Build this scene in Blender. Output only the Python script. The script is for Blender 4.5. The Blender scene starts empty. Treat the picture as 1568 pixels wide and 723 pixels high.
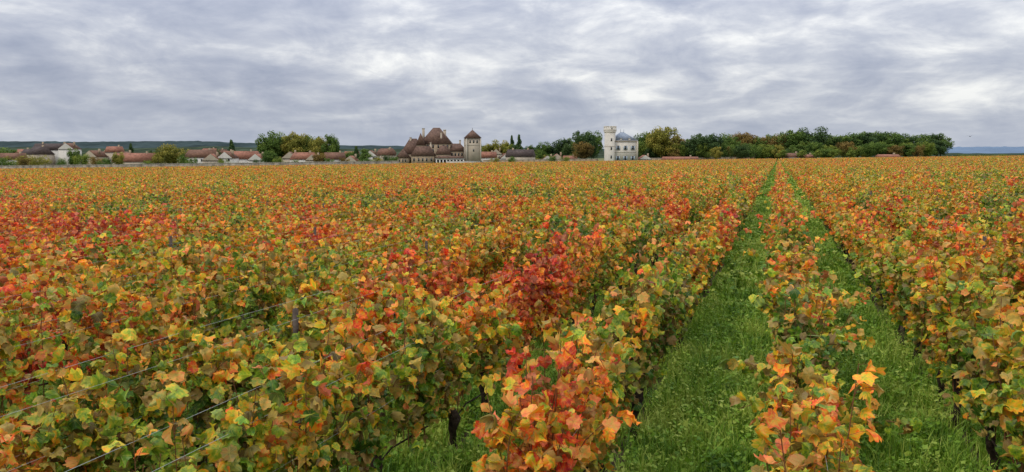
import bpy, math, numpy as np
from mathutils import Vector, Matrix
rng=np.random.default_rng(11)
scene=bpy.context.scene
col=scene.collection
rad=math.radians
YAW=19.7; PITCH=6.2; CH=2.35; F=1132.0
Fw=np.array([-math.sin(rad(YAW)),math.cos(rad(YAW))]); Rt=np.array([math.cos(rad(YAW)),math.sin(rad(YAW))])
SP=1.3; X0=0.215
def gz(x,y):
    d=np.hypot(x,y)+1e-6
    return (-0.0014*y+0.0135*x)*np.minimum(d,600)/d
# ---------- node helpers
def mat(name):
    m=bpy.data.materials.new(name); m.use_nodes=True
    nt=m.node_tree; nt.nodes.clear()
    return m,nt
class N:
    def __init__(s,nt): s.nt=nt
    def n(s,t,**k):
        nd=s.nt.nodes.new(t)
        for a,b in k.items(): setattr(nd,a,b)
        return nd
    def link(s,a,b): s.nt.links.new(a,b)
    def put(s,sock,v):
        if isinstance(v,bpy.types.NodeSocket): s.link(v,sock)
        else: sock.default_value=v
    def m(s,op,a,b=None,c=None,clamp=False):
        nd=s.n('ShaderNodeMath',operation=op); nd.use_clamp=clamp
        s.put(nd.inputs[0],a)
        if b is not None: s.put(nd.inputs[1],b)
        if c is not None: s.put(nd.inputs[2],c)
        return nd.outputs[0]
    def noise(s,vec,scale,detail=2,rough=.5,dist=0):
        nd=s.n('ShaderNodeTexNoise'); s.link(vec,nd.inputs['Vector'])
        nd.inputs['Scale'].default_value=scale; nd.inputs['Detail'].default_value=detail
        nd.inputs['Roughness'].default_value=rough; nd.inputs['Distortion'].default_value=dist
        return nd.outputs[0]
    def ramp(s,f,pts,interp='LINEAR'):
        nd=s.n('ShaderNodeValToRGB'); s.put(nd.inputs[0],f); cr=nd.color_ramp; cr.interpolation=interp
        while len(cr.elements)<len(pts): cr.elements.new(.5)
        for e,(p,c) in zip(cr.elements,pts):
            e.position=p; e.color=(c[0],c[1],c[2],1)
        return nd.outputs[0]
    def mix(s,f,a,b,bt='MIX'):
        nd=s.n('ShaderNodeMix',data_type='RGBA',blend_type=bt)
        s.put(nd.inputs[0],f)
        for i,v in ((6,a),(7,b)):
            if isinstance(v,tuple): v=(v[0],v[1],v[2],1)
            s.put(nd.inputs[i],v)
        return nd.outputs[2]
    def scale(s,c,f):
        nd=s.n('ShaderNodeVectorMath',operation='SCALE'); s.link(c,nd.inputs[0]); s.put(nd.inputs['Scale'],f); return nd.outputs[0]
    def pos(s): return s.n('ShaderNodeNewGeometry').outputs['Position']
    def out(s,sh):
        o=s.n('ShaderNodeOutputMaterial'); s.link(sh,o.inputs[0])
    def bsdf(s,c,rough=.8,spec=.3,normal=None):
        b=s.n('ShaderNodeBsdfPrincipled')
        if isinstance(c,tuple): c=(c[0],c[1],c[2],1)
        s.put(b.inputs['Base Color'],c); s.put(b.inputs['Roughness'],rough); b.inputs['Specular IOR Level'].default_value=spec
        if normal is not None: s.link(normal,b.inputs['Normal'])
        return b.outputs[0]
    def bump(s,h,strength=.3,dist=.02):
        b=s.n('ShaderNodeBump'); b.inputs['Strength'].default_value=strength; b.inputs['Distance'].default_value=dist
        s.link(h,b.inputs['Height']); return b.outputs[0]
    def transl(s,sh,c,f):
        t=s.n('ShaderNodeBsdfTranslucent'); s.link(c,t.inputs[0])
        mx=s.n('ShaderNodeMixShader'); mx.inputs[0].default_value=f
        s.link(sh,mx.inputs[1]); s.link(t.outputs[0],mx.inputs[2]); return mx.outputs[0]
def simple(name,c,var=.25,scale=3,rough=.85,spec=.2,c2=None,bump=0):
    m,nt=mat(name); q=N(nt); p=q.pos()
    f=q.noise(p,scale,4,.6)
    f=q.m('MULTIPLY_ADD',f,2.2,-.6,clamp=True)
    if c2 is None: c2=tuple(v*(1-var*1.6) for v in c)
    cc=q.mix(f,c2,c)
    nm=q.bump(f,bump) if bump else None
    q.out(q.bsdf(cc,rough,spec,nm)); return m
# ---------- leaf material
def vine_leaf_mat():
    m,nt=mat('vine_leaf'); q=N(nt); p=q.pos()
    at=q.n('ShaderNodeAttribute',attribute_name='tt').outputs['Fac']
    lu=q.n('ShaderNodeAttribute',attribute_name='luv').outputs['Vector']
    sx=q.n('ShaderNodeSeparateXYZ'); q.link(lu,sx.inputs[0]); x,y,r=sx.outputs
    n1=q.noise(p,.36,3,.75); n2=q.noise(p,.07,1,.5)
    rr=q.m('SQRT',q.m('ADD',q.m('MULTIPLY',x,x),q.m('MULTIPLY',y,y)))
    off=q.n('ShaderNodeCombineXYZ'); q.link(x,off.inputs[0]); q.link(y,off.inputs[1]); q.link(q.m('MULTIPLY',r,40.),off.inputs[2])
    mo=q.noise(off.outputs[0],2.6,2,.6)
    T=q.m('MULTIPLY_ADD',q.m('SUBTRACT',n1,.5),2.5,at)
    T=q.m('MULTIPLY_ADD',q.m('SUBTRACT',n2,.5),.6,T)
    T=q.m('MULTIPLY_ADD',q.m('SUBTRACT',mo,.5),.8,T)
    T=q.m('MULTIPLY_ADD',q.m('SUBTRACT',rr,.5),.16,T)
    c=q.ramp(T,[(0,(.045,.12,.010)),(.2,(.13,.25,.014)),(.35,(.32,.40,.022)),(.46,(.60,.44,.022)),(.57,(.80,.36,.020)),(.68,(.86,.20,.014)),(.82,(.70,.055,.012)),(1,(.36,.010,.012))])
    f7=q.m('FRACT',q.m('MULTIPLY',r,7.31))
    tan=q.m('GREATER_THAN',f7,.76); brn=q.m('LESS_THAN',f7,.10)
    c=q.mix(q.m('MULTIPLY',tan,.45),c,(.62,.25,.11))
    c=q.mix(q.m('MULTIPLY',brn,.6),c,(.24,.095,.04))
    c=q.scale(c,q.m('MULTIPLY_ADD',q.m('FRACT',q.m('MULTIPLY',r,3.77)),.7,.62))
    a=q.m('ARCTAN2',x,y)
    pp=q.m('PINGPONG',a,rad(27.5))
    d=q.m('MULTIPLY',q.m('SINE',pp),rr)
    vein=q.m('SUBTRACT',1.,q.m('MULTIPLY',d,28.),clamp=True)
    c=q.mix(q.m('MULTIPLY',vein,.4),c,(.55,.48,.10))
    bf=q.n('ShaderNodeNewGeometry').outputs['Backfacing']
    c2=q.mix(q.m('MULTIPLY',bf,.22),c,(.50,.36,.18))
    nm=q.bump(vein,.5,.004)
    sh=q.bsdf(c2,.46,.32,nm)
    q.out(q.transl(sh,q.scale(c,1.15),.32)); return m
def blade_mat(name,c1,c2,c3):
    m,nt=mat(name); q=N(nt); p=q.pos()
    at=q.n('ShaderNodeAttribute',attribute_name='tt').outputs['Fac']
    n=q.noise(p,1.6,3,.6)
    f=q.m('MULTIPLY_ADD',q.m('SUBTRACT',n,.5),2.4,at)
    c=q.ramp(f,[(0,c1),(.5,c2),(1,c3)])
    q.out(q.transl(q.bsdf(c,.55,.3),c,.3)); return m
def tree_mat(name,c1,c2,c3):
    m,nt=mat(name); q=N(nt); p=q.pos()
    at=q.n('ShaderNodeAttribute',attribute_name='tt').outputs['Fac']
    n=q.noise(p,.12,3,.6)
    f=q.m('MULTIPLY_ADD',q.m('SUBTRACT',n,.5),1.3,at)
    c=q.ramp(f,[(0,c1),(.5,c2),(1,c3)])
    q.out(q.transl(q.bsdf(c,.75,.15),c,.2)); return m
# ---------- mesh helper
def mk(name,V,polys,attrs=None,mt=None,smooth=False,link=True):
    me=bpy.data.meshes.new(name)
    V=np.asarray(V,dtype=np.float32).reshape(-1,3)
    me.vertices.add(len(V)); me.vertices.foreach_set('co',V.ravel())
    flat=np.concatenate([np.asarray(p,dtype=np.int32).ravel() for p in polys])
    tot=np.concatenate([np.full(len(p),np.asarray(p).shape[1],dtype=np.int32) for p in polys])
    st=np.concatenate([[0],np.cumsum(tot)[:-1]]).astype(np.int32)
    me.loops.add(len(flat)); me.loops.foreach_set('vertex_index',flat)
    me.polygons.add(len(tot)); me.polygons.foreach_set('loop_start',st)
    if smooth: me.polygons.foreach_set('use_smooth',np.ones(len(tot),dtype=bool))
    me.update(calc_edges=True)
    for k,v in (attrs or {}).items():
        v=np.asarray(v,dtype=np.float32)
        if v.ndim==1:
            a=me.attributes.new(k,'FLOAT','POINT'); a.data.foreach_set('value',v)
        else:
            a=me.attributes.new(k,'FLOAT_VECTOR','POINT'); a.data.foreach_set('vector',v.ravel())
    if mt: me.materials.append(mt)
    if not link: return me
    return ob(name,me)
def ob(name,me,parent=None,loc=(0,0,0),rz=0,sc=None):
    o=bpy.data.objects.new(name,me); col.objects.link(o)
    o.location=loc; o.rotation_euler=(0,0,rz)
    if sc: o.scale=sc
    if parent: o.parent=parent
    return o
def empty(name,loc=(0,0,0),rz=0): 
    o=ob(name,None,None,loc,rz); return o
def nz(v): return v/(np.linalg.norm(v,axis=-1,keepdims=True)+1e-9)
# ---------- leaves
ang=np.radians([0,10,20,30,42,55,67,80,95,110,128,148,168])
rr_=np.array([1,.93,.88,.76,.86,.94,.88,.74,.80,.82,.72,.66,.50])
A_hi=np.concatenate([ang,-ang[1:][::-1]]); R_hi=np.concatenate([rr_,rr_[1:][::-1]])
R_hi=R_hi*(1+np.where(np.arange(len(R_hi))%2==0,.045,-.045))
A_mid=np.radians([0,30,55,85,115,160,-160,-115,-85,-55,-30]); R_mid=np.array([1,.8,.94,.76,.82,.55,.55,.82,.76,.94,.8])
def leaves(pos,nrm,tip,size,t,lod):
    n=len(pos)
    Z=nz(nrm); Y=nz(tip-(tip*Z).sum(1,keepdims=True)*Z); X=np.cross(Y,Z)
    rnd=rng.random(n)
    if lod<=1:
        A,R=(A_hi,R_hi) if lod==0 else (A_mid,R_mid)
        k=len(A)
        Ro=R[None]*(1+rng.normal(0,.05,(n,k)))
        Aw=A[None]+rng.normal(0,.03,(n,k))
        if lod==0:
            a=np.concatenate([np.zeros((n,1)),Aw,Aw],1); r=np.concatenate([np.zeros((n,1)),Ro*.55,Ro],1)
            i=np.arange(k); j=(i+1)%k
            tri=np.stack([np.zeros(k,int),1+j,1+i],1); quad=np.stack([1+i,1+j,1+k+j,1+k+i],1)
        else:
            a=np.concatenate([np.zeros((n,1)),Aw],1); r=np.concatenate([np.zeros((n,1)),Ro],1)
            i=np.arange(k); j=(i+1)%k
            tri=np.stack([np.zeros(k,int),1+j,1+i],1); quad=None
        x=r*np.sin(a); y=r*np.cos(a)
        dry=rng.random((n,1))<.3
        cup=rng.normal(-.18,.38,(n,1))*np.where(dry,1.7,1); fold=rng.normal(.2,.38,(n,1))*np.where(dry,1.6,1); wv=rng.normal(0,.24,(n,1)); ph=rng.random((n,1))*6.28
        z=cup*r**2+fold*np.abs(x)+wv*r**2*np.sin(3*a+ph)+rng.normal(0,.15,(n,1))*r**3*np.sin(5*a+ph*2)+rng.normal(0,.03,x.shape)
        y2=y*(1-.2*np.clip(np.abs(cup),0,1)); x=x*(1-.3*np.clip(np.abs(fold),0,1))
    else:
        bx=np.array([0,.8,.1,-.8]); by=np.array([-.5,.25,1.0,.3])
        x=bx[None]*(1+rng.normal(0,.2,(n,4))); y=by[None]*(1+rng.normal(0,.15,(n,4))); y2=y
        z=rng.normal(0,.25,(n,4)); tri=None; quad=np.array([[0,1,2,3]])
    L=np.stack([x,y2,z],2)*size[:,None,None]
    W=L[:,:,0:1]*X[:,None]+L[:,:,1:2]*Y[:,None]+L[:,:,2:3]*Z[:,None]+pos[:,None]
    kk=x.shape[1]; base=(np.arange(n)*kk)[:,None,None]
    polys=[]
    if tri is not None: polys.append((tri[None]+base).reshape(-1,3))
    if quad is not None: polys.append((quad[None]+base).reshape(-1,4))
    luv=np.stack([x,y,np.repeat(rnd[:,None],kk,1)],2).reshape(-1,3)
    tt=np.repeat(t,kk)
    return W.reshape(-1,3),polys,tt,luv
def tubes(P,Rd,sides=4):
    n,k,_=P.shape
    T=np.gradient(P,axis=1); T=nz(T)
    ref=np.where(np.abs(T[...,2:3])>.8,np.array([1.,0,0]),np.array([0,0,1.]))
    U=nz(np.cross(T,ref)); W=np.cross(T,U)
    a=np.arange(sides)*2*math.pi/sides
    V=P[:,:,None]+(U[:,:,None]*np.cos(a)[None,None,:,None]+W[:,:,None]*np.sin(a)[None,None,:,None])*Rd[:,:,None,None]
    i=np.arange(k-1)[:,None]; s=np.arange(sides)[None]; s2=(s+1)%sides
    q=np.stack([i*sides+s,i*sides+s2,(i+1)*sides+s2,(i+1)*sides+s],-1).reshape(-1,4)
    Q=(q[None]+(np.arange(n)*k*sides)[:,None,None]).reshape(-1,4)
    return V.reshape(-1,3),Q
def cat(lst):
    Vs=[];P={} ;tt=[];lu=[];o=0
    for V,polys,t,l in lst:
        Vs.append(V); tt.append(t); lu.append(l)
        for p in polys: P.setdefault(p.shape[1],[]).append(p+o)
        o+=len(V)
    return np.concatenate(Vs),[np.concatenate(v) for v in P.values()],np.concatenate(tt),np.concatenate(lu)
def gen_row(xc,y0,y1,lod,dens=1.0,lsize=1.0):
    Ln=y1-y0
    ns=max(3,int(18*Ln)) if lod<2 else int(12*Ln)
    by=rng.uniform(y0,y1,ns); bx=rng.normal(0,.05,ns); bz=rng.uniform(.34,.52,ns)
    nk=math.ceil(y1)-math.floor(y0)+3
    kx=np.arange(math.floor(y0)-1,math.ceil(y1)+2)
    vig=np.interp(by,kx,rng.normal(0,.13,nk)); wid=np.interp(by,kx,rng.uniform(.6,1.45,nk))
    top=1.21+vig+rng.normal(0,.09,ns)+(rng.random(ns)<.12)*rng.uniform(.05,.30,ns)
    dx=rng.normal(0,.10,ns)*wid; dy=rng.normal(0,.16,ns)
    flop=(rng.random(ns)<.30)*rng.uniform(.1,.32,ns)*rng.choice([-1,1],ns)*wid
    def pt(i,s):
        x=bx[i]+dx[i]*s+flop[i]*s**3; y=by[i]+dy[i]*s
        z=bz[i]+(top[i]-bz[i])*s-np.abs(flop[i])*.8*s**4
        return np.stack([xc+x,y,z],-1)
    nl={0:29,1:23,2:8}[lod]*dens
    N1=int(ns*nl)
    i=rng.integers(0,ns,N1); s=rng.random(N1)**.85
    p=pt(i,s)
    az=rng.random(N1)*6.283
    side=np.sign(p[:,0]-xc+rng.normal(0,.06,N1))
    hd=nz(np.stack([np.cos(az)+side*.9,np.sin(az),rng.normal(.25,.3,N1)],1))
    pl=rng.uniform(.03,.11,N1)
    lp=p+hd*pl[:,None]
    nf=int(65*Ln*dens) if lod<2 else int(14*Ln*dens)
    fp=np.stack([xc+rng.uniform(-.17,.17,nf),rng.uniform(y0,y1,nf),rng.uniform(.34,1.12,nf)],1)
    lp2=np.concatenate([lp,fp]); hd2=np.concatenate([hd,nz(rng.normal(0,1,(nf,3)))])
    n=len(lp2)
    nrm=hd2*.85+np.array([0,0,.6])+rng.normal(0,.55,(n,3))
    tip=hd2*.5+np.array([0,0,-.8])+rng.normal(0,.4,(n,3))
    size=rng.uniform(.036,.068,n)*lsize
    size*=np.where(rng.random(n)<.25,.7,1)
    hh=(lp2[:,2]-.4)/.8
    t=rng.normal(.385,.14,n)+.15*(hh-.45)
    lp2[:,2]+=0.0135*lp2[:,0]-0.0014*lp2[:,1]
    lf=leaves(lp2,nrm,tip,size,t,lod)
    canes=[]
    g=lambda P:P+np.stack([P[...,0]*0,P[...,0]*0,0.0135*P[...,0]-0.0014*P[...,1]],-1)
    if lod==0:
        S=np.linspace(0,1.0,8)
        P=np.stack([pt(np.arange(ns),np.full(ns,v)) for v in S],1)
        canes.append(tubes(g(P),np.linspace(.0045,.002,8)[None].repeat(ns,0),4))
        pe=np.stack([p,(p+lp)/2+[0,0,.006],lp],1)
        canes.append(tubes(g(pe),np.full((N1,3),.0012),3))
    tr=None
    if lod<=1:
        ty=np.arange(math.ceil(y0),math.floor(y1)+.001,1.0)
        ty=ty[(ty<y1-.01)]
        if len(ty):
            k=7; S=np.linspace(0,1,k); nt_=len(ty)
            P=np.zeros((nt_,k,3)); P[:,:,2]=S*.50-.04
            P[:,:,0]=xc+np.cumsum(rng.normal(0,.018,(nt_,k)),1)
            P[:,:,1]=ty[:,None]+rng.normal(0,.1,(nt_,1))+np.cumsum(rng.normal(0,.03,(nt_,k)),1)
            tr=[tubes(g(P),np.array([.05,.036,.03,.034,.032,.04,.02])[None]*rng.uniform(.75,1.25,(nt_,k)),7)]
            C=np.zeros((nt_,5,3)); C[:]=P[:,-2:-1]; S2=np.linspace(0,.85,5)
            C[:,:,1]+=S2; C[:,:,2]+=np.array([0,.05,.03,.02,.0])
            tr.append(tubes(g(C),np.full((nt_,5),.008),4))
    return lf,canes,tr
def joinq(lst):
    o=0;V=[];Q=[]
    for v,q in lst: V.append(v);Q.append(q+o);o+=len(v)
    return np.concatenate(V),np.concatenate(Q)

M_leaf=vine_leaf_mat()
M_cane=simple('vine_cane',(.20,.09,.035),scale=20)
M_bark=simple('vine_bark',(.06,.042,.03),.5,30,.95,.1,bump=.6)
M_wire=simple('wire_metal',(.40,.43,.40),.1,5,.5,.4)
M_post=simple('post_wood',(.13,.10,.08),.4,14,.9,.1,bump=.4)

vineyard=empty('vineyard')
mids=[]
for v in range(8):
    lf,_,tr=gen_row(0,0,4,1)
    me=mk('vine_segment_leaves',lf[0],lf[1],{'tt':lf[2],'luv':lf[3]},M_leaf,True,False)
    V,Q=joinq(tr); me2=mk('vine_segment_trunks',V,[Q],None,M_bark,True,False)
    mids.append((me,me2))
PW,PL=9,12
fars=[];farB=[]
for v in range(4):
    L=[gen_row(r*SP,0,PL,2,1.15,1.45)[0] for r in range(PW)]
    V,P,t,l=cat(L); fars.append(mk('vine_block_leaves',V,P,{'tt':t,'luv':l},M_leaf,False,False))
for v in range(4):
    L=[gen_row(r*SP,0,PL,2,.36,2.6)[0] for r in range(PW)]
    V,P,t,l=cat(L); farB.append(mk('vine_block_leaves_distant',V,P,{'tt':t,'luv':l},M_leaf,False,False))
def vis(x,y,mg=4):
    d=x*Fw[0]+y*Fw[1]; l=x*Rt[0]+y*Rt[1]
    return d>-1 and abs(l)<.66*d+mg
def fieldmax(l,d):
    px=784+l/max(d,1)*F
    return 325 if px<610 else (385 if px<1000 else 430)
near={}
for ip in range(-36,16):
    x0=X0+ip*PW*SP
    for jp in range(0,42):
        y0=-1+jp*PL
        cx,cy=x0+PW*SP/2-.55,y0+PL/2
        d=cx*Fw[0]+cy*Fw[1]; l=cx*Rt[0]+cy*Rt[1]
        if d<-4 or abs(l)>.66*d+14 or d>fieldmax(l,d)-7: continue
        nx=min(max(0,x0),x0+PW*SP); ny=min(max(0,y0),y0+PL)
        dist=math.hypot(nx,ny)
        if dist>100:
            ob('vine_block',farB[rng.integers(4)],vineyard,(x0,y0,0.0135*x0-.0014*y0))
        elif dist>32:
            ob('vine_block',fars[rng.integers(4)],vineyard,(x0,y0,0.0135*x0-.0014*y0))
        else:
            for r in range(PW):
                for s in range(3):
                    xr=x0+r*SP; ys=y0+s*4
                    if not (vis(xr,ys,3.0) or vis(xr,ys+4,3.0)): continue
                    dd=min(math.hypot(xr,ys),math.hypot(xr,ys+2),math.hypot(xr,ys+4))
                    if dd<8.0:
                        near.setdefault(round(xr,3),[]).append(ys)
                    else:
                        k=rng.integers(8)
                        ob('vine_segment_leaves',mids[k][0],vineyard,(xr,ys,0.0135*xr-.0014*ys))
                        if dd<30: ob('vine_segment_trunks',mids[k][1],vineyard,(xr,ys,0.0135*xr-.0014*ys))
wires=[];posts=[]
for xr,yl in near.items():
    L=[];C=[];T=[]
    for ys in yl:
        lf,cn,tr=gen_row(xr,ys,ys+4,0)
        L.append(lf);C+=cn;T+=tr or []
    V,P,t,l=cat(L)
    ob('vine_row_leaves',mk('vine_row_leaves',V,P,{'tt':t,'luv':l},M_leaf,True,False),vineyard)
    V,Q=joinq(C); ob('vine_row_canes',mk('vine_row_canes',V,[Q],None,M_cane,True,False),vineyard)
    if T:
        V,Q=joinq(T); ob('vine_row_trunks',mk('vine_row_trunks',V,[Q],None,M_bark,True,False),vineyard)
for r in range(-28,14):
    xr=X0+r*SP
    for j in range(0,7):
        yy=1+((r*37)%5)+j*7.0
        if math.hypot(xr,yy)>42 or not vis(xr,yy,2): continue
        h=1.14+rng.uniform(-.05,.14); z=gz(xr,yy)
        tx,ty=rng.normal(0,.02,2)
        if abs(r)<2 and yy<9: continue
        posts.append(np.array([[xr,yy,z-.1],[xr+tx*.5,yy+ty*.5,z+h*.5],[xr+tx,yy+ty,z+h-.01],[xr+tx,yy+ty,z+h]]))
    for h,o in ((.55,0),(.82,.07),(.82,-.07),(1.12,.10),(1.20,-.09)):
        if abs(r)<=1 and h>1: continue
        ysx=np.linspace(-2,32,18); n=len(ysx)
        P=np.stack([np.full(n,xr+o)+rng.normal(0,.008,n),ysx,h+gz(xr,ysx)+rng.normal(0,.012,n)],1)
        wires.append(P)
posts=np.array(posts)
V,Q=tubes(posts,np.array([.026,.025,.024,.004])[None].repeat(len(posts),0),8)
ob('trellis_posts',mk('trellis_posts',V,[Q],None,M_post,False,False),vineyard)
V,Q=tubes(np.array(wires),np.full((len(wires),18),.001),4)
ob('trellis_wires',mk('trellis_wires',V,[Q],None,M_wire,False,False),vineyard)

# ---------- grass lanes
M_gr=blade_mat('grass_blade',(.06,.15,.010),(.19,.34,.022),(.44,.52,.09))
def grass(w,Ln,nb,nw,hs,ws):
    n=nb
    u=rng.uniform(-1,1,n); x=u*w/2; y=rng.uniform(0,Ln,n)
    cl=rng.integers(0,nb//30,n); cx=rng.uniform(-w/2,w/2,nb//30); cy=rng.uniform(0,Ln,nb//30)
    m=rng.random(n)<.65
    x=np.where(m,cx[cl]+rng.normal(0,.045,n),x); y=np.where(m,cy[cl]+rng.normal(0,.045,n),y)
    chh=rng.uniform(.5,2.1,nb//30)**1.2
    ct=rng.uniform(-.3,.35,nb//30)
    h=rng.uniform(.05,.13,n)*hs*np.where(m,chh[cl],.7)
    az=rng.random(n)*6.283; ln=rng.uniform(.1,.9,n)*h
    d=np.stack([np.cos(az),np.sin(az)],1); pr=np.stack([-d[:,1],d[:,0]],1)*(rng.uniform(.002,.005,n)*ws)[:,None]
    b=np.stack([x,y],1)
    def v3(xy,z): return np.concatenate([xy,z[:,None]],1)
    z0=np.full(n,-.01)
    V=np.stack([v3(b-pr,z0),v3(b+pr,z0),v3(b+d*ln[:,None]*.35+pr*.8,h*.62),v3(b+d*ln[:,None]*.35-pr*.8,h*.62),v3(b+d*ln[:,None],h*rng.uniform(.8,1.05,n))],1)
    o=(np.arange(n)*5)[:,None]
    Q=np.array([[0,1,2,3]])+o; T=np.array([[3,2,4]])+o
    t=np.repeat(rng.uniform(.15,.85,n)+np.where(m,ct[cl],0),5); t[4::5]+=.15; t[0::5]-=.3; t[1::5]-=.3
    nc=nw//16+1
    cxs=rng.integers(0,nc,nw); cr=rng.uniform(.02,.06,nc)[cxs]; wx=rng.uniform(-w/2,w/2,nc)[cxs]+rng.normal(0,1,nw)*cr; wy=rng.uniform(0,Ln,nc)[cxs]+rng.normal(0,1,nw)*cr
    hc=rng.uniform(.5,1.7,nc)[cxs]; wt=rng.uniform(.2,.8,nc)[cxs]
    P=np.stack([wx,wy,rng.uniform(.02,.13,nw)*hs*hc],1)
    nr=np.array([0,0,1])+rng.normal(0,.5,(nw,3)); tp=rng.normal(0,1,(nw,3))
    V2,P2,t2,_=leaves(P,nr,tp,rng.uniform(.008,.03,nw)*ws,wt+rng.uniform(-.1,.25,nw),2)
    off=n*5
    Va=np.concatenate([V.reshape(-1,3),V2]); Va[:,2]+=.0135*Va[:,0]-.0014*Va[:,1]
    return mk('grass_patch',Va,[Q,T,P2[0]+off],{'tt':np.concatenate([t,t2])},M_gr,False,False)
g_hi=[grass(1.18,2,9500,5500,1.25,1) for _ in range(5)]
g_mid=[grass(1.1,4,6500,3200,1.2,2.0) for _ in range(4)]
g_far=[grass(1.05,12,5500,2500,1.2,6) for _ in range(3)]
lane=empty('lane_grass')
for r in range(-16,10):
    xl=X0+(r+.5)*SP
    for j in range(-1,15):
        y=j*2.0-.5
        dd=math.hypot(xl,y+1)
        if dd<11 and vis(xl,y+1,1.5):
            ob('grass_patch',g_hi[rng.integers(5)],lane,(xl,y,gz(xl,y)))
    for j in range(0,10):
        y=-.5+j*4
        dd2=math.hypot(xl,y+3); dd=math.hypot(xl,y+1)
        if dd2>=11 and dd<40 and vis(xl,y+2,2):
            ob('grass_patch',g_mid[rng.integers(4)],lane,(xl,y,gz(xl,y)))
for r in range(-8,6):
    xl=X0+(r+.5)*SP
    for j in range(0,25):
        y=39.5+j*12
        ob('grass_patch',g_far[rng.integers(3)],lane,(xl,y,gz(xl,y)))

# ---------- ground
def ground_mat():
    m,nt=mat('ground_soil_and_grass'); q=N(nt); p=q.pos()
    s=q.n('ShaderNodeSeparateXYZ'); q.link(p,s.inputs[0])
    fr=q.m('PINGPONG',q.m('SUBTRACT',s.outputs[0],X0),SP/2)
    n=q.noise(p,3,4,.65); n2=q.noise(p,35,4,.7)
    f=q.m('MULTIPLY_ADD',q.m('SUBTRACT',n,.5),.5,q.m('SUBTRACT',fr,.14)); f=q.m('MULTIPLY',f,8.,clamp=True)
    soil=q.mix(n2,(.05,.033,.02),(.13,.09,.06)); gr=q.mix(n2,(.03,.08,.01),(.11,.20,.02))
    c=q.mix(f,soil,gr)
    d=q.n('ShaderNodeVectorMath',operation='LENGTH'); q.link(p,d.inputs[0])
    far=q.m('MULTIPLY',q.m('SUBTRACT',d.outputs['Value'],430.),.01,clamp=True)
    fields=q.ramp(q.noise(p,.004,3,.5),[(.35,(.07,.11,.03)),(.5,(.16,.15,.06)),(.62,(.22,.13,.05))])
    c=q.mix(far,c,fields)
    q.out(q.bsdf(c,.95,.1,q.bump(n2,.6,.03))); return m
rs=np.concatenate([np.linspace(0,12,13)[1:],np.geomspace(14,9000,60)]); na=120
V=[[0,0,0]];
for r_ in rs:
    a=np.arange(na)*2*math.pi/na; x=r_*np.cos(a); y=r_*np.sin(a)
    V+=list(np.stack([x,y,gz(x,y)*np.where(r_>600,np.exp(-(r_-600)/1500),1)],1))
T=np.array([[0,1+i,1+(i+1)%na] for i in range(na)])
Q=np.array([[1+j*na+i,1+(j+1)*na+i,1+(j+1)*na+(i+1)%na,1+j*na+(i+1)%na] for j in range(len(rs)-1) for i in range(na)])
mk('ground',V,[T,Q],None,ground_mat(),True)

def P2(px,depth):
    l=(px-784)/F*depth; p=Fw*depth+Rt*l; return p[0],p[1]
def ZH(y,depth): return CH+(240-y)/F*depth
# ---------- hills
def hills(name,depth,pxs,ys,mt,width,seed):
    r=np.random.default_rng(seed); n=260
    px=np.linspace(pxs[0],pxs[-1],n); yy=np.interp(px,pxs,ys)
    top=np.array([ZH(v,depth) for v in yy])
    w=np.convolve(r.normal(0,1,n+20),np.ones(9)/9,'same')[:n]; top=top+w*depth*.0006+r.normal(0,1,n)*depth*.00022
    V=[]
    prof=[(-1,-.05),(-.6,.35),(-.25,.8),(0,1),(.3,.7),(.7,.2),(1,-.05)]
    for o,h in prof:
        for i in range(n):
            x,y=P2(px[i],depth+o*width); V.append([x,y,(top[i]*h if h>0 else -30)+(r.normal(0,depth*.0004) if 0<h<1 else 0)])
    k=len(prof)
    Q=np.array([[j*n+i,j*n+i+1,(j+1)*n+i+1,(j+1)*n+i] for j in range(k-1) for i in range(n-1)])
    return mk(name,V,[Q],None,mt,True)
M_h1=simple('hill_forest_haze_tint',(.06,.085,.085),.4,.012,1,.0)  # forest green shifted towards blue, distance haze painted into the colour
M_h2=simple('hill_painted_haze',(.15,.21,.29),.15,.003,1,.0)  # aerial haze painted as the pale blue surface colour, no volume
M_h3=simple('plain_forest',(.07,.095,.06),.5,.03,1,.0)
hills('wooded_hills',2600,[-500,0,150,300,400,520,700,900,1200],[222,218,219,217.5,221,224,227,229,233],M_h1,500,1)
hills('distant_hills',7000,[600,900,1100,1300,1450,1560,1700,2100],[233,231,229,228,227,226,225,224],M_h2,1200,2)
hills('plain_woodland',1300,[-400,0,200,330,450,700,1100,1350,1600,2000],[229,227,229,226,229,231,235,236,236.5,236],M_h3,200,3)

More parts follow.
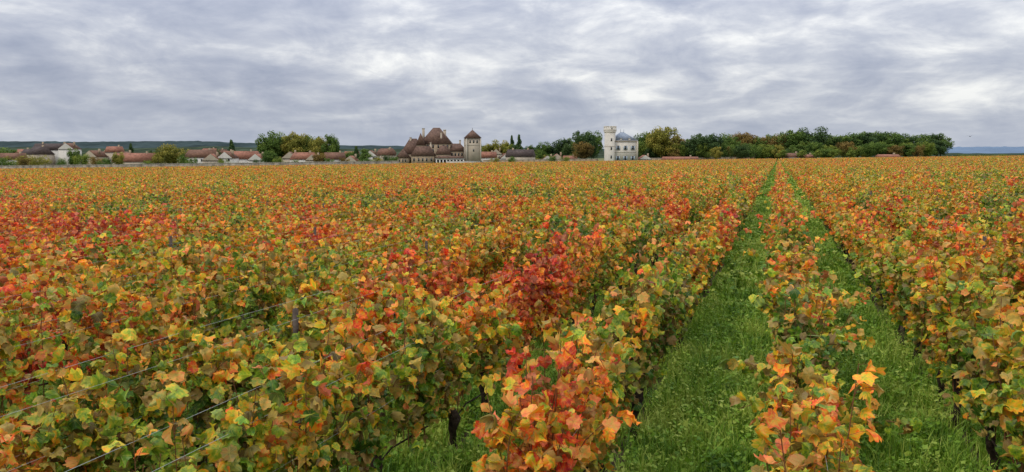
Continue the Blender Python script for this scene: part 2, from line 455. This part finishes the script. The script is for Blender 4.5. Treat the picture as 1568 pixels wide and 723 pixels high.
# ---------- trees
M_bark2=simple('tree_bark',(.09,.07,.05),.4,2,.95,.1)
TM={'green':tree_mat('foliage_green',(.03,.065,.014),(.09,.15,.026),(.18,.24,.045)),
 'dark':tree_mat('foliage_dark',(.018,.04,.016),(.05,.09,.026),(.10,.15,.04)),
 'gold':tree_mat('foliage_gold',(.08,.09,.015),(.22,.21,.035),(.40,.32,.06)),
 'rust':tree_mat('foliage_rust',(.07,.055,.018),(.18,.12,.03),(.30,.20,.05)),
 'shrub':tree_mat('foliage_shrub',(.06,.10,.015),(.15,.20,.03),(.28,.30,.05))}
def tree_mesh(kind,seed):
    r=np.random.default_rng(seed)
    nl={'broad':50,'round':24,'cone':44,'shrub':20}[kind]
    V=[];tt=[]
    P=r.normal(0,1,(nl,3)); P=P/np.linalg.norm(P,axis=1)[:,None]*(r.random(nl)**.4)[:,None]
    if kind=='cone':
        h=r.random(nl)**.8; a=r.random(nl)*6.28; rad_=(1-h)*.36*r.random(nl)**.5+.03
        C=np.stack([np.cos(a)*rad_,np.sin(a)*rad_,.1+h*.84],1); lr=.09+.10*(1-h)
    elif kind=='broad':
        C=P*np.array([.40,.40,.36])+np.array([0,0,.53]); lr=r.uniform(.09,.17,nl)
        C[:,2]+=r.normal(0,.03,nl)
    elif kind=='round':
        C=P*np.array([.30,.30,.30])+np.array([0,0,.62]); lr=r.uniform(.10,.15,nl)
    else:
        C=P*np.array([.5,.4,.3])+np.array([0,0,.42]); lr=r.uniform(.14,.22,nl)
    n=130 if kind!='cone' else 80
    for c,l in zip(C,lr):
        d=nz(r.normal(0,1,(n,3))); p=c+d*(l*r.uniform(.55,1.05,n))[:,None]*np.array([1,1,.85])
        p=p[p[:,2]>.03]; d=d[:len(p)]; k=len(p)
        s=r.uniform(.011,.026,k)*(1.6 if kind=='cone' else 1)
        u=nz(np.cross(d+r.normal(0,.5,(k,3)),r.normal(0,1,(k,3)))); w=nz(np.cross(u,d+r.normal(0,.4,(k,3))))
        q=np.stack([p-u*s[:,None],p+w*s[:,None]*.8,p+u*s[:,None],p-w*s[:,None]*.8],1)
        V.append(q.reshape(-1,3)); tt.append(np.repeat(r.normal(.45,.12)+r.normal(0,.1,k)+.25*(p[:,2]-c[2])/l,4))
    V=np.concatenate(V); tt=np.concatenate(tt); nq=len(V)//4
    Q=np.arange(nq*4).reshape(-1,4)
    S=np.linspace(0,1,6)
    th=.45 if kind in('broad','round') else .85 if kind=='cone' else .35
    TP=[np.stack([np.sin(S*2)*.01,S*0,S*th-.01],1)]; TR=[np.linspace(.028,.014,6)]
    for c in C[:9]:
        b=np.array([0,0,th*r.uniform(.5,1)]); TP.append(b+(c-b)*S[:,None]+np.stack([S*0,S*0,np.sin(S*3.1)*.03],1)); TR.append(np.linspace(.012,.003,6))
    V2,Q2=tubes(np.array(TP),np.array(TR),6)
    me=mk('tree_'+kind,np.concatenate([V,V2]),[np.concatenate([Q,Q2+len(V)])],{'tt':np.concatenate([tt,np.zeros(len(V2))])},None,False,False)
    mi=np.concatenate([np.zeros(nq,np.int32),np.ones(len(Q2),np.int32)])
    me.materials.append(None); me.materials.append(M_bark2); me.polygons.foreach_set('material_index',mi)
    return me
TMesh={}
for ki,k in enumerate(('broad','round','cone','shrub')):
    for s in range(3):
        base=tree_mesh(k,100*ki+s*17+3)
        for mn in TM:
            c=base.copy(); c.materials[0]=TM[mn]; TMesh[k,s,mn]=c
tr_=np.random.default_rng(5)
def tree(name,px,ytop,wpx,depth,kind='broad',mn='green'):
    x,y=P2(px,depth); z=gz(x,y); h=ZH(ytop,depth)-z
    wm={'broad':1.0,'round':.82,'cone':.7,'shrub':1.3}[kind]
    w=wpx/F*depth/wm
    return ob(name,TMesh[kind,tr_.integers(3),mn],None,(x,y,z-.1),tr_.random()*6.28,(w,w,h*1.02))
T=tree
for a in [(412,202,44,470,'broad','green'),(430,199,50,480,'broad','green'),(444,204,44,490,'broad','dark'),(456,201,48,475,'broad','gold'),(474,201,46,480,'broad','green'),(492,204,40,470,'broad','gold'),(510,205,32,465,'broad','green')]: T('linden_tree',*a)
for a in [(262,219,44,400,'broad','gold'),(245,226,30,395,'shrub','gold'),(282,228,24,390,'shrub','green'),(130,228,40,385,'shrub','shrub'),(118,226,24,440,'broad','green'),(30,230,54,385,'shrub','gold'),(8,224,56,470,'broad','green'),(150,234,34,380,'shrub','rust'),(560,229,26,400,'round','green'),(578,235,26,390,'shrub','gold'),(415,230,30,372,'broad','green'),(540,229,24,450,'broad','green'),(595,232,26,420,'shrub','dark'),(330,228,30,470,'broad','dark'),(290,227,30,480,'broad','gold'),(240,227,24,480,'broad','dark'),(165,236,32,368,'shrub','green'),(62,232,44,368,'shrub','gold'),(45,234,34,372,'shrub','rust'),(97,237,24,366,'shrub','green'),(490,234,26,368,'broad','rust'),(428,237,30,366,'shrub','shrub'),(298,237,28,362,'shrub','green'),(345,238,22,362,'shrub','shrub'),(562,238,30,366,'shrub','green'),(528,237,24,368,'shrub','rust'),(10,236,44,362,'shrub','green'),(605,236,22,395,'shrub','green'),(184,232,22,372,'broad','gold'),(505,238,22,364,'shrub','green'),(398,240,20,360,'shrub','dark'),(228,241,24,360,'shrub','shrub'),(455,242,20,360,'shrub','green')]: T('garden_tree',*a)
T('conifer_tree',358,217,14,450,'cone','dark');T('conifer_tree',547,226,12,430,'cone','dark');T('conifer_tree',205,222,12,470,'cone','dark')
for a in [(752,216,30,520,'broad','gold'),(768,213,38,520,'broad','gold'),(778,217,26,520,'broad','shrub'),(738,221,22,540,'broad','green'),(812,222,22,500,'broad','green'),(832,216,30,500,'broad','green'),(848,220,30,500,'broad','dark'),(862,211,38,500,'broad','dark'),(875,210,28,520,'broad','green'),(893,194,40,480,'broad','dark'),(908,199,34,500,'broad','green'),(905,207,20,480,'broad','dark'),(845,235,20,395,'shrub','green'),(864,236,20,395,'shrub','shrub'),(785,236,20,395,'shrub','green'),(757,238,20,395,'shrub','gold')]: T('park_tree',*a)
T('rust_tree',892,213,38,405,'broad','rust');T('round_tree',827,230,20,410,'round','green')
T('poplar_tree',795,209,13,520,'cone','dark');T('poplar_tree',784,210,11,525,'cone','dark');T('poplar_tree',788,220,18,500,'broad','dark')
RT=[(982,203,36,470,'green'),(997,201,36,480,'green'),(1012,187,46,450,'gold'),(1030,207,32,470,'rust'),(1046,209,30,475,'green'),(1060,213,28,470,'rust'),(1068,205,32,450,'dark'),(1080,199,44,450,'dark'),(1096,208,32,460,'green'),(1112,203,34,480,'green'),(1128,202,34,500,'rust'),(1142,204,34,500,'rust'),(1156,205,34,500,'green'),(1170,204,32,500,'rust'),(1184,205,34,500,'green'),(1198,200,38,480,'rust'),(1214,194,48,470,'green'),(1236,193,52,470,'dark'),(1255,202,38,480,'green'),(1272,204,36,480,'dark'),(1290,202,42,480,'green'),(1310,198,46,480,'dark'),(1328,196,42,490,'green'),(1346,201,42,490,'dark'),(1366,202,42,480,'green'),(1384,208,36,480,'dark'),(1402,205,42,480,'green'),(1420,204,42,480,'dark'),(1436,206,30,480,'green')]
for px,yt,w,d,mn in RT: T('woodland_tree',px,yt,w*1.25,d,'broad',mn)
for i in range(56):
    px=980+i*8.2+tr_.normal(0,3)
    T('woodland_tree',px,tr_.uniform(213,228),30,440+tr_.uniform(0,30),'broad' if i%3 else 'shrub',['green','dark','green','rust','shrub'][tr_.integers(5)])
for px in (1195,1225,1248,1272,1300): T('clipped_tree',px,231,18,425,'round','shrub')
T('autumn_tree',1095,225,20,425,'broad','gold');T('autumn_tree',1190,222,22,430,'broad','gold')
for i in range(14): T('hedge_shrub',1460+i*14+tr_.normal(0,4),tr_.uniform(234,237.5),26,520,'shrub',['dark','green','shrub'][i%3])
for i in range(80):
    px=tr_.uniform(-10,880); T('garden_shrub',px,tr_.uniform(230,238),tr_.uniform(18,34),tr_.uniform(450,540),'shrub',['dark','green','gold','shrub'][tr_.integers(4)])

# ---------- buildings
def box_arr(x0,x1,y0,y1,z0,z1):
    V=np.array([[x0,y0,z0],[x1,y0,z0],[x1,y1,z0],[x0,y1,z0],[x0,y0,z1],[x1,y0,z1],[x1,y1,z1],[x0,y1,z1]],float)
    Q=np.array([[0,3,2,1],[4,5,6,7],[0,1,5,4],[1,2,6,5],[2,3,7,6],[3,0,4,7]]); return V,Q
def child(name,parts,parent,mt):
    V,Q=joinq(parts); o=ob(name,mk(name,V,[Q],None,mt,False,False),parent); return o
def gable_roof(x0,x1,y0,y1,z,h,ov=.4,axis='x',hip=0,th=.25):
    x0-=ov;x1+=ov;y0-=ov;y1+=ov
    if axis=='x':
        ym=(y0+y1)/2; A=[x0,y0,z];B=[x1,y0,z];C=[x1,y1,z];D=[x0,y1,z];E=[x0+hip,ym,z+h];G=[x1-hip,ym,z+h]
    else:
        xm=(x0+x1)/2; A=[x1,y0,z];B=[x1,y1,z];C=[x0,y1,z];D=[x0,y0,z];E=[xm,y0+hip,z+h];G=[xm,y1-hip,z+h]
    V=np.array([A,B,C,D,E,G],float)
    Q=[[0,1,5,4],[2,3,4,5],[1,2,5,5],[3,0,4,4],[0,3,2,1]]
    V=np.concatenate([V,V[5:6]+[[0,0,.002]],V[4:5]+[[0,0,.002]]]); Q[2]=[1,2,6,5]; Q[3]=[3,0,4,7]
    return V,np.array(Q)
def gable_tri(x0,x1,y,z,h):
    xm=(x0+x1)/2
    V=np.array([[x0,y,z],[x1,y,z],[xm+.01,y,z+h],[xm-.01,y,z+h]]); return V,np.array([[0,1,2,3]])
M_w={'cream':simple('render_cream',(.44,.37,.28),.15,.4),'white':simple('render_white',(.58,.55,.49),.12,.4),'stone':simple('stone_burgundy',(.38,.29,.19),.3,.8),'pale':simple('stone_pale',(.36,.31,.24),.45,.5),'castle':simple('stone_white',(.58,.54,.46),.15,.6)}
M_r={'tile':simple('roof_tile_red',(.34,.15,.095),.35,.8),'brown':simple('roof_tile_brown',(.21,.11,.07),.35,.8),'dark':simple('roof_tile_dark',(.095,.07,.062),.35,.8),'slate':simple('roof_slate',(.22,.26,.31),.2,.8,.6,.4),'chat':simple('chateau_roof_tile',(.17,.10,.07),.4,.9)}
M_glass=simple('window_glass',(.03,.035,.04),.2,1,.2,.5)
M_shut=simple('shutter_blue',(.34,.40,.45),.1,1)
M_trim=simple('stone_trim',(.46,.41,.33),.1,1)
def house(name,px,w,d,depth,yridge,roof='tile',wall='cream',axis='x',rot=0,rh=None,chim=1,hip=0):
    x,y=P2(px,depth); z=gz(x,y); H=ZH(yridge,depth)-z
    rh=rh or (.42*(d if axis=='x' else w)); rh=min(rh,H*.55); e=H-rh
    o=empty(name,(x,y,z),rad(YAW+rot))
    child('walls',[box_arr(-w/2,w/2,-d/2,d/2,-.5,e)],o,M_w[wall])
    if hip==0:
        if axis=='x':
            child('gables',[(g[0][:,[1,0,2]],g[1]) for g in (gable_tri(-d/2,d/2,-w/2,e,rh),gable_tri(-d/2,d/2,w/2,e,rh))],o,M_w[wall])
        else: child('gables',[gable_tri(-w/2,w/2,-d/2-.45,e,rh*.97),gable_tri(-w/2,w/2,d/2+.45,e,rh*.97)],o,M_w[wall])
    child('roof',[gable_roof(-w/2,w/2,-d/2,d/2,e+.003,rh,.35,axis,hip)],o,M_r[roof])
    win=[];tr=[];sh=[]
    n=max(2,int(w/3.2)); fl=2 if e>4.6 else 1
    for i in range(n):
        cx=-w/2+(i+.5)*w/n
        for f in range(fl):
            zz=1.0+f*2.7
            if zz+1.3>e: continue
            win.append(box_arr(cx-.45,cx+.45,-d/2-.03,-d/2+.1,zz,zz+1.3))
            tr.append(box_arr(cx-.55,cx+.55,-d/2-.08,-d/2-.031,zz-.14,zz-.003))
            if (i+f)%2: sh+= [box_arr(cx-.92,cx-.47,-d/2-.05,-d/2-.003,zz,zz+1.3),box_arr(cx+.47,cx+.92,-d/2-.05,-d/2-.003,zz,zz+1.3)]
    if win: child('windows',win,o,M_glass); child('sills',tr,o,M_trim)
    if sh: child('shutters',sh,o,M_shut)
    ch=[box_arr(w*(.3-.6*i)-.45,w*(.3-.6*i)+.45,-.4,.4,e+rh*.4,H+.9) for i in range(chim)]
    if ch: child('chimneys',ch,o,M_w['stone'])
    return o
V_=[('village_house',88,22,10,480,221.5,'dark','white','x',6,None,2),('village_house',66,10,12,470,226,'dark','cream','x',-20),
('village_house',112,9,12,470,221,'brown','white','y',10),('village_house',180,8,8,440,226,'tile','cream','x',10),
('village_house',212,20,11,400,236,'tile','cream','x',0,None,1),('village_house',196,9,9,430,234,'brown','cream','y',0),
('village_house',313,16,10,400,231,'brown','white','x',-15),('village_house',328,8,9,380,237,'tile','cream','y',12),
('village_house',372,17,10,400,233,'tile','white','x',14,None,2),('village_house',352,8,9,385,234,'brown','white','y',0),
('village_house',398,8,9,390,237,'tile','white','y',0),('village_house',447,9,9,430,234,'brown','cream','y',10),
('village_house',468,12,9,400,235,'tile','white','x',-18),('village_house',483,7,8,385,238,'tile','cream','y',0),
('village_house',514,10,9,400,235,'brown','white','x',25),('village_house',540,7,8,390,240,'tile','cream','y',0),
('village_house',570,8,8,430,232,'brown','white','y',0),('village_house',592,9,9,460,230,'brown','cream','x',-20),
('village_house',25,12,9,430,236,'brown','white','x',20),('village_house',150,9,9,430,232,'brown','cream','y',-8),
('village_house',745,12,9,470,234,'tile','white','x',10),('village_house',760,8,8,500,230,'brown','cream','y',0),
('village_house',797,15,10,430,230.5,'dark','cream','x',-16,None,2),('village_house',775,8,8,450,236,'brown','white','y',8),
('village_house',852,8,8,430,237,'tile','cream','y',0),('village_house',838,7,8,420,240,'brown','white','y',0),('village_house',872,7,7,420,240,'tile','cream','x',10),
('village_house',985,7,8,415,239,'tile','white','y',0),('village_house',1040,20,9,430,241.5,'tile','cream','x',3),('village_house',1210,8,8,430,236,'brown','white','x',5),('village_house',1232,7,7,430,238,'tile','cream','x',0),('village_house',1356,11,9,430,238,'tile','cream','x',-5)]
for v in V_: house(*v)
for i in range(30):
    px=tr_.uniform(20,600) if i<23 else tr_.uniform(740,870)
    house('village_house',px,tr_.uniform(8,13),9,tr_.uniform(500,620),tr_.uniform(229,236),['tile','brown','dark','tile'][tr_.integers(4)],['cream','white'][tr_.integers(2)],['x','y'][tr_.integers(2)],tr_.uniform(-30,30))

# ---------- chateau with hipped roofs
D=450; x,y=P2(672,D); z=gz(x,y); mp=D/F
ch=empty('chateau',(x,y,z),rad(YAW))
def hx(px): return (px-672)*mp
def hz(yy): return ZH(yy,D)-z
W_=[];R_=[];Wn=[];Ch=[]
def blk(p0,p1,y0,y1,ye,yr,axis='x',hip=None,ov=.4):
    x0,x1=hx(p0),hx(p1); e=hz(ye); W_.append(box_arr(x0,x1,y0,y1,-.5,e))
    if hip is None: hip=min(x1-x0,y1-y0)*.35
    R_.append(gable_roof(x0,x1,y0,y1,e+.003,hz(yr)-e,ov,axis,hip))
    return x0,x1,e
blk(644,690,0,20,222,197,'x',7.5)
blk(640,652,-3.5,-.01,224,206,'y',1.6)
blk(616,650,-3,9,237,214,'x',5)
blk(611,630,-9,-3.02,243,230,'y',2.8)
blk(634,668,-10,-3.53,240,226,'x',3)
blk(684,714,-1,9,233,221.5,'x',4)
blk(670,692,-8,-.02,238,225,'x',3.0)
for p0,p1,yt,yy in ((646,649.5,199,6),(678,682,201,8),(674.5,677,205,3),(628,630.5,213,2),(703,705.5,217,4),(661,663,221,-6)):
    Ch.append(box_arr(hx(p0),hx(p1),yy,yy+1.3,hz(yt+20),hz(yt)))
    Ch.append(box_arr(hx(p0)-.15,hx(p1)+.15,yy-.15,yy+1.45,hz(yt)+.002,hz(yt)+.35))
for p in (656,664,672,680,686): 
    for yy in (226,232): Wn.append(box_arr(hx(p)-.5,hx(p)+.5,-.05,.2,hz(yy)-1,hz(yy)+.9))
for p in (646,):
    for yy in (230,236): Wn.append(box_arr(hx(p)-.5,hx(p)+.5,-3.56,-3.4,hz(yy)-1,hz(yy)+.9))
for p in (638,645,651,657,664): Wn.append(box_arr(hx(p)-.45,hx(p)+.45,-10.05,-9.8,hz(246)-.9,hz(246)+.9))
for p in (616,621,625): Wn.append(box_arr(hx(p)-.4,hx(p)+.4,-9.05,-8.8,hz(247)-.8,hz(247)+.6))
for p in (693,698,703,708): Wn.append(box_arr(hx(p)-.45,hx(p)+.45,-1.05,-.8,hz(238)-.9,hz(238)+.8))
child('walls',W_,ch,M_w['stone']); child('roofs',R_,ch,M_r['chat']); child('windows',Wn,ch,M_glass); child('chimneys',Ch,ch,M_w['cream'])
Ar=[];x0,x1=hx(672),hx(712)
for i in range(9):
    xx=x0+i*(x1-x0)/8; Ar.append(box_arr(xx-.35,xx+.35,-12,-11.3,-.5,hz(246)))
Ar.append(box_arr(x0-.5,x1+.5,-12.05,-11.25,hz(246)+.002,hz(244)))
child('arcade',Ar,ch,M_w['white']); child('arcade_interior',[box_arr(x0,x1,-8.6,-8.03,-.5,hz(245)-.4)],ch,M_glass)
child('arcade_roof',[gable_roof(x0,x1,-12,-8.62,hz(244)+.01,1.4,.3,'x',1)],ch,M_r['chat'])
child('courtyard_wall',[box_arr(hx(688),hx(737),-15,-14.4,-.5,hz(248.5)),box_arr(hx(688),hx(737),-15.1,-14.3,hz(248.5)+.002,hz(248.0))],ch,M_w['white'])
x,y=P2(724,445); z2=gz(x,y); tw=empty('chateau_tower',(x,y,z2),rad(YAW+12))
H1=ZH(213.5,445)-z2; H2=ZH(201,445)-z2
child('walls',[box_arr(-4.2,4.2,-4.2,4.2,-.5,H1)],tw,M_w['cream'])
child('quoins',[box_arr(sx*4.2-.35,sx*4.2+.35,sy*4.2-.35,sy*4.2+.35,-.5,H1-.4) for sx in(-1,1) for sy in(-1,1)],tw,M_trim)
child('roof',[gable_roof(-4.2,4.2,-4.2,4.2,H1+.003,H2-H1,.6,'x',4.7)],tw,M_r['chat'])
child('finial',[box_arr(-.1,.1,-.1,.1,H2-.3,H2+1.1)],tw,M_r['dark'])
ww=[box_arr(cx-.45,cx+.45,-4.26,-4.1,H1-3,H1-1.4) for cx in(-2.1,0,2.1)]+[box_arr(-.4,.4,-4.26,-4.1,H1-8,H1-6.6)]+[box_arr(4.1,4.26,cx-.45,cx+.45,H1-3,H1-1.4) for cx in(-1.8,1.8)]
child('windows',ww,tw,M_glass); child('string_course',[box_arr(-4.35,4.35,-4.35,4.35,H1-4.2,H1-3.9)],tw,M_trim)
# ---------- white castle
D=400; x,y=P2(951,D); z=gz(x,y); mp=D/F
ca=empty('white_castle',(x,y,z),rad(YAW+10))
E=ZH(219,D)-z; TP=ZH(204.5,D)-z; w=6.5
child('walls',[box_arr(-w,w,-6,6,-.5,E)],ca,M_w['castle'])
child('cornice',[box_arr(-w-.3,w+.3,-6.3,6.3,E+.002,E+.45),box_arr(-w-.12,w+.12,-6.12,6.12,E*.5,E*.5+.25)],ca,M_trim)
child('quoins',[box_arr(sx*w-.4,sx*w+.4,sy*6-.4,sy*6+.4,-.5,E-.01) for sx in(-1,1) for sy in(-1,1)],ca,M_trim)
child('roof',[gable_roof(-w,w,-6,6,E+.453,TP-E-.45,.2,'x',5.8)],ca,M_r['slate'])
child('finials',[box_arr(-1.0,-.85,-.07,.07,TP-.2,TP+1.5),box_arr(.85,1.0,-.07,.07,TP-.2,TP+1.5)],ca,M_r['slate'])
child('dormers',[box_arr(cx-.55,cx+.55,-5.7,-3,E+.46,E+1.7) for cx in(-2.4,2.4)],ca,M_w['castle'])
child('dormer_roofs',[gable_roof(cx-.55,cx+.55,-5.7,-3,E+1.703,.6,.15,'y',.1) for cx in(-2.4,2.4)],ca,M_r['slate'])
win=[];sh=[];fr=[]
for cx in(-4.1,0,4.1):
    for zz in(1.6,E*.5+1.3):
        win.append(box_arr(cx-.5,cx+.5,-6.05,-5.8,zz,zz+2.1))
        sh+=[box_arr(cx-1.1,cx-.53,-6.1,-6.003,zz,zz+2.1),box_arr(cx+.53,cx+1.1,-6.1,-6.003,zz,zz+2.1)]
        fr.append(box_arr(cx-.7,cx+.7,-6.12,-6.004,zz-.2,zz-.005)); fr.append(box_arr(cx-.7,cx+.7,-6.12,-6.004,zz+2.11,zz+2.3))
for cy in(-3,3):
    for zz in(1.6,E*.5+1.3): win.append(box_arr(w-.2,w+.05,cy-.5,cy+.5,zz,zz+2.1))
child('windows',win,ca,M_glass); child('shutters',sh,ca,M_shut); child('window_surrounds',fr,ca,M_trim)
def prism(r0,r1,z0,z1,n,cx,cy,off=0):
    a=np.arange(n)*2*math.pi/n+off
    lo=np.stack([cx+r0*np.cos(a),cy+r0*np.sin(a),a*0+z0],1); hi=np.stack([cx+r1*np.cos(a),cy+r1*np.sin(a),a*0+z1],1)
    V=np.concatenate([lo,hi,[[cx,cy,z1],[cx,cy,z0]]]); i=np.arange(n); j=(i+1)%n
    Q=np.concatenate([np.stack([i,j,n+j,n+i],1)]); 
    c=np.array([[n+i_,n+(i_+1)%n,n+(i_+2)%n,2*n] for i_ in range(0,n,2)]); 
    return V,np.concatenate([Q,c])
TZ=ZH(196.0,D)-z; cx=-w-1.7; cy=-4.6; o8=math.pi/8
tp=[prism(2.9,2.9,-.5,TZ-3.6,8,cx,cy,o8),prism(2.95,3.4,TZ-3.59,TZ-2.9,8,cx,cy,o8),prism(3.4,3.4,TZ-2.899,TZ-.7,8,cx,cy,o8)]
for i in range(8):
    a=i*math.pi/4
    for da in(-.19,.19):
        mx,my=cx+2.95*math.cos(a+da),cy+2.95*math.sin(a+da)
        tp.append(box_arr(mx-.34,mx+.34,my-.34,my+.34,TZ-.69,TZ-.1))
child('tower',tp,ca,M_w['castle'])
child('tower_bands',[prism(3.02,3.02,TZ*.45,TZ*.45+.3,8,cx,cy,o8),prism(3.5,3.5,TZ-2.2,TZ-1.95,8,cx,cy,o8)],ca,M_trim)
child('tower_windows',[box_arr(cx-.4,cx+.4,cy-2.9*.924-.05,cy-2.4,zz,zz+1.6) for zz in(2.5,7,11.5)]+[box_arr(cx-.3,cx+.3,cy-3.4*.924-.05,cy-3.0,TZ-1.8,TZ-1.1)],ca,M_glass)
# ---------- boundary wall
def wall_seg(name,pxa,pxb,da,db,h,n,mt):
    parts=[];cop=[]
    for i in range(n):
        a=i/n;b=(i+1)/n
        xa,ya=P2(pxa+(pxb-pxa)*a,da+(db-da)*a); xb,yb=P2(pxa+(pxb-pxa)*b,da+(db-da)*b)
        u=np.array([xb-xa,yb-ya]);L=np.hypot(*u);u/=L;v=np.array([-u[1],u[0]])
        for lst,t,z0,z1 in((parts,.28,-1,h),(cop,.38,h+.002,h+.16)):
            V,Q=box_arr(0,L-.003,-t,t,z0,z1)
            W2=np.zeros_like(V); W2[:,0]=xa+V[:,0]*u[0]+V[:,1]*v[0]; W2[:,1]=ya+V[:,0]*u[1]+V[:,1]*v[1]; W2[:,2]=V[:,2]+gz(W2[:,0],W2[:,1])
            lst.append((W2,Q))
    o=empty(name); child('masonry',parts,o,mt); child('coping',cop,o,M_trim)
wall_seg('stone_wall',-60,612,338,345,2.5,60,M_w['pale'])
wall_seg('stone_wall',740,915,400,400,2.4,20,M_w['stone'])
wall_seg('stone_wall',975,1180,440,450,2.4,20,M_w['stone'])
# ---------- bird
bx,by=P2(1479,60); bz=ZH(211,60)
S=np.linspace(0,1,9); body=np.stack([S*.26-.13,S*0,np.sin(S*3.1)*.01],1)[None]
Vb,Qb=tubes(body,np.array([[.004,.02,.03,.034,.03,.022,.016,.02,.006]]),8)
wg=[]
for sgn in(1,-1):
    for (a,b) in(((.0,.0,.01),(.02,.14,.07)),((.02,.14,.07),(-.03,.27,.04))):
        Vw=np.array([[a[0]+.04,sgn*a[1],a[2]],[b[0]+.03,sgn*b[1],b[2]],[b[0]-.03,sgn*b[1],b[2]],[a[0]-.05,sgn*a[1],a[2]]]); wg.append((Vw,np.array([[0,1,2,3]])))
V,Q=joinq([(Vb,Qb)]+wg)
ob('flying_bird',mk('flying_bird',V,[Q],None,simple('bird_feathers',(.03,.03,.035)),False,False),None,(bx,by,bz),rad(60))

# ---------- world
SUN_EL=42
w=bpy.data.worlds.new("World"); scene.world=w; w.use_nodes=True; nt=w.node_tree; nt.nodes.clear(); q=N(nt)
sun_az=rad(YAW+180-55)
sd=np.array([-math.sin(sun_az),math.cos(sun_az)])
sky=q.n('ShaderNodeTexSky'); sky.sky_type='NISHITA'; sky.sun_disc=False; sky.sun_elevation=rad(SUN_EL)
sky.sun_rotation=math.atan2(sd[0],sd[1]); sky.air_density=1; sky.dust_density=1.5
g=q.n('ShaderNodeTexCoord').outputs['Generated']
s=q.n('ShaderNodeSeparateXYZ'); q.link(g,s.inputs[0]); zz=q.m('MAXIMUM',s.outputs[2],0.)
den=q.m('ADD',zz,.19)
cv=q.n('ShaderNodeCombineXYZ'); q.link(q.m('DIVIDE',s.outputs[0],den),cv.inputs[0]); q.link(q.m('DIVIDE',s.outputs[1],den),cv.inputs[1])
n1=q.noise(cv.outputs[0],1.15,8,.52,.5); n2=q.noise(cv.outputs[0],4.5,6,.6,.6)
cv3=q.n('ShaderNodeCombineXYZ'); q.link(s.outputs[0],cv3.inputs[0]); q.link(s.outputs[1],cv3.inputs[1]); q.link(q.m('MULTIPLY',s.outputs[2],2.4),cv3.inputs[2])
n3=q.noise(cv3.outputs[0],8,8,.6,.4)
c=q.m('ADD',q.m('MULTIPLY',n1,.45),q.m('ADD',q.m('MULTIPLY',n2,.22),q.m('MULTIPLY',n3,.52)))
c=q.m('SUBTRACT',c,.078)
dr=q.n('ShaderNodeVectorMath',operation='DOT_PRODUCT'); q.link(g,dr.inputs[0]); dr.inputs[1].default_value=(Rt[0],Rt[1],0)
c=q.m('MULTIPLY_ADD',dr.outputs['Value'],.08,c)
cc=q.ramp(c,[(.37,(.32,.355,.455)),(.46,(.405,.435,.525)),(.53,(.50,.525,.595)),(.60,(.66,.675,.71)),(.68,(.90,.90,.88))])
hz_=q.m('POWER',q.m('SUBTRACT',1.,q.m('MULTIPLY',zz,10.,clamp=True)),1.8)
cc=q.mix(q.m('MULTIPLY',hz_,.6),cc,(.47,.53,.65))
up=q.m('MULTIPLY_ADD',q.m('POWER',zz,1.3),2.7,1.0)
cc=q.scale(cc,q.m('MULTIPLY',up,10.))
fin=q.mix(.93,sky.outputs[0],cc)
bg=q.n('ShaderNodeBackground'); q.link(fin,bg.inputs[0]); bg.inputs[1].default_value=.1
o=q.n('ShaderNodeOutputWorld'); q.link(bg.outputs[0],o.inputs[0])
L=bpy.data.lights.new('sun','SUN'); L.energy=1.5; L.angle=rad(10); L.color=(1,.92,.80)
lo=bpy.data.objects.new('sun',L); col.objects.link(lo)
dv=Vector((sd[0]*math.cos(rad(SUN_EL)),sd[1]*math.cos(rad(SUN_EL)),math.sin(rad(SUN_EL))))
lo.rotation_euler=dv.to_track_quat('Z','Y').to_euler()
# ---------- camera
cam=bpy.data.cameras.new('camera'); co=bpy.data.objects.new('camera',cam); col.objects.link(co)
co.location=(0,0,CH); co.rotation_euler=(rad(90-PITCH),0,rad(YAW)); cam.lens=26; cam.sensor_width=36; cam.clip_end=20000; cam.clip_start=.05
scene.camera=co
scene.view_settings.view_transform='Standard'
try: scene.view_settings.look='None'
except: pass
scene.view_settings.exposure=0
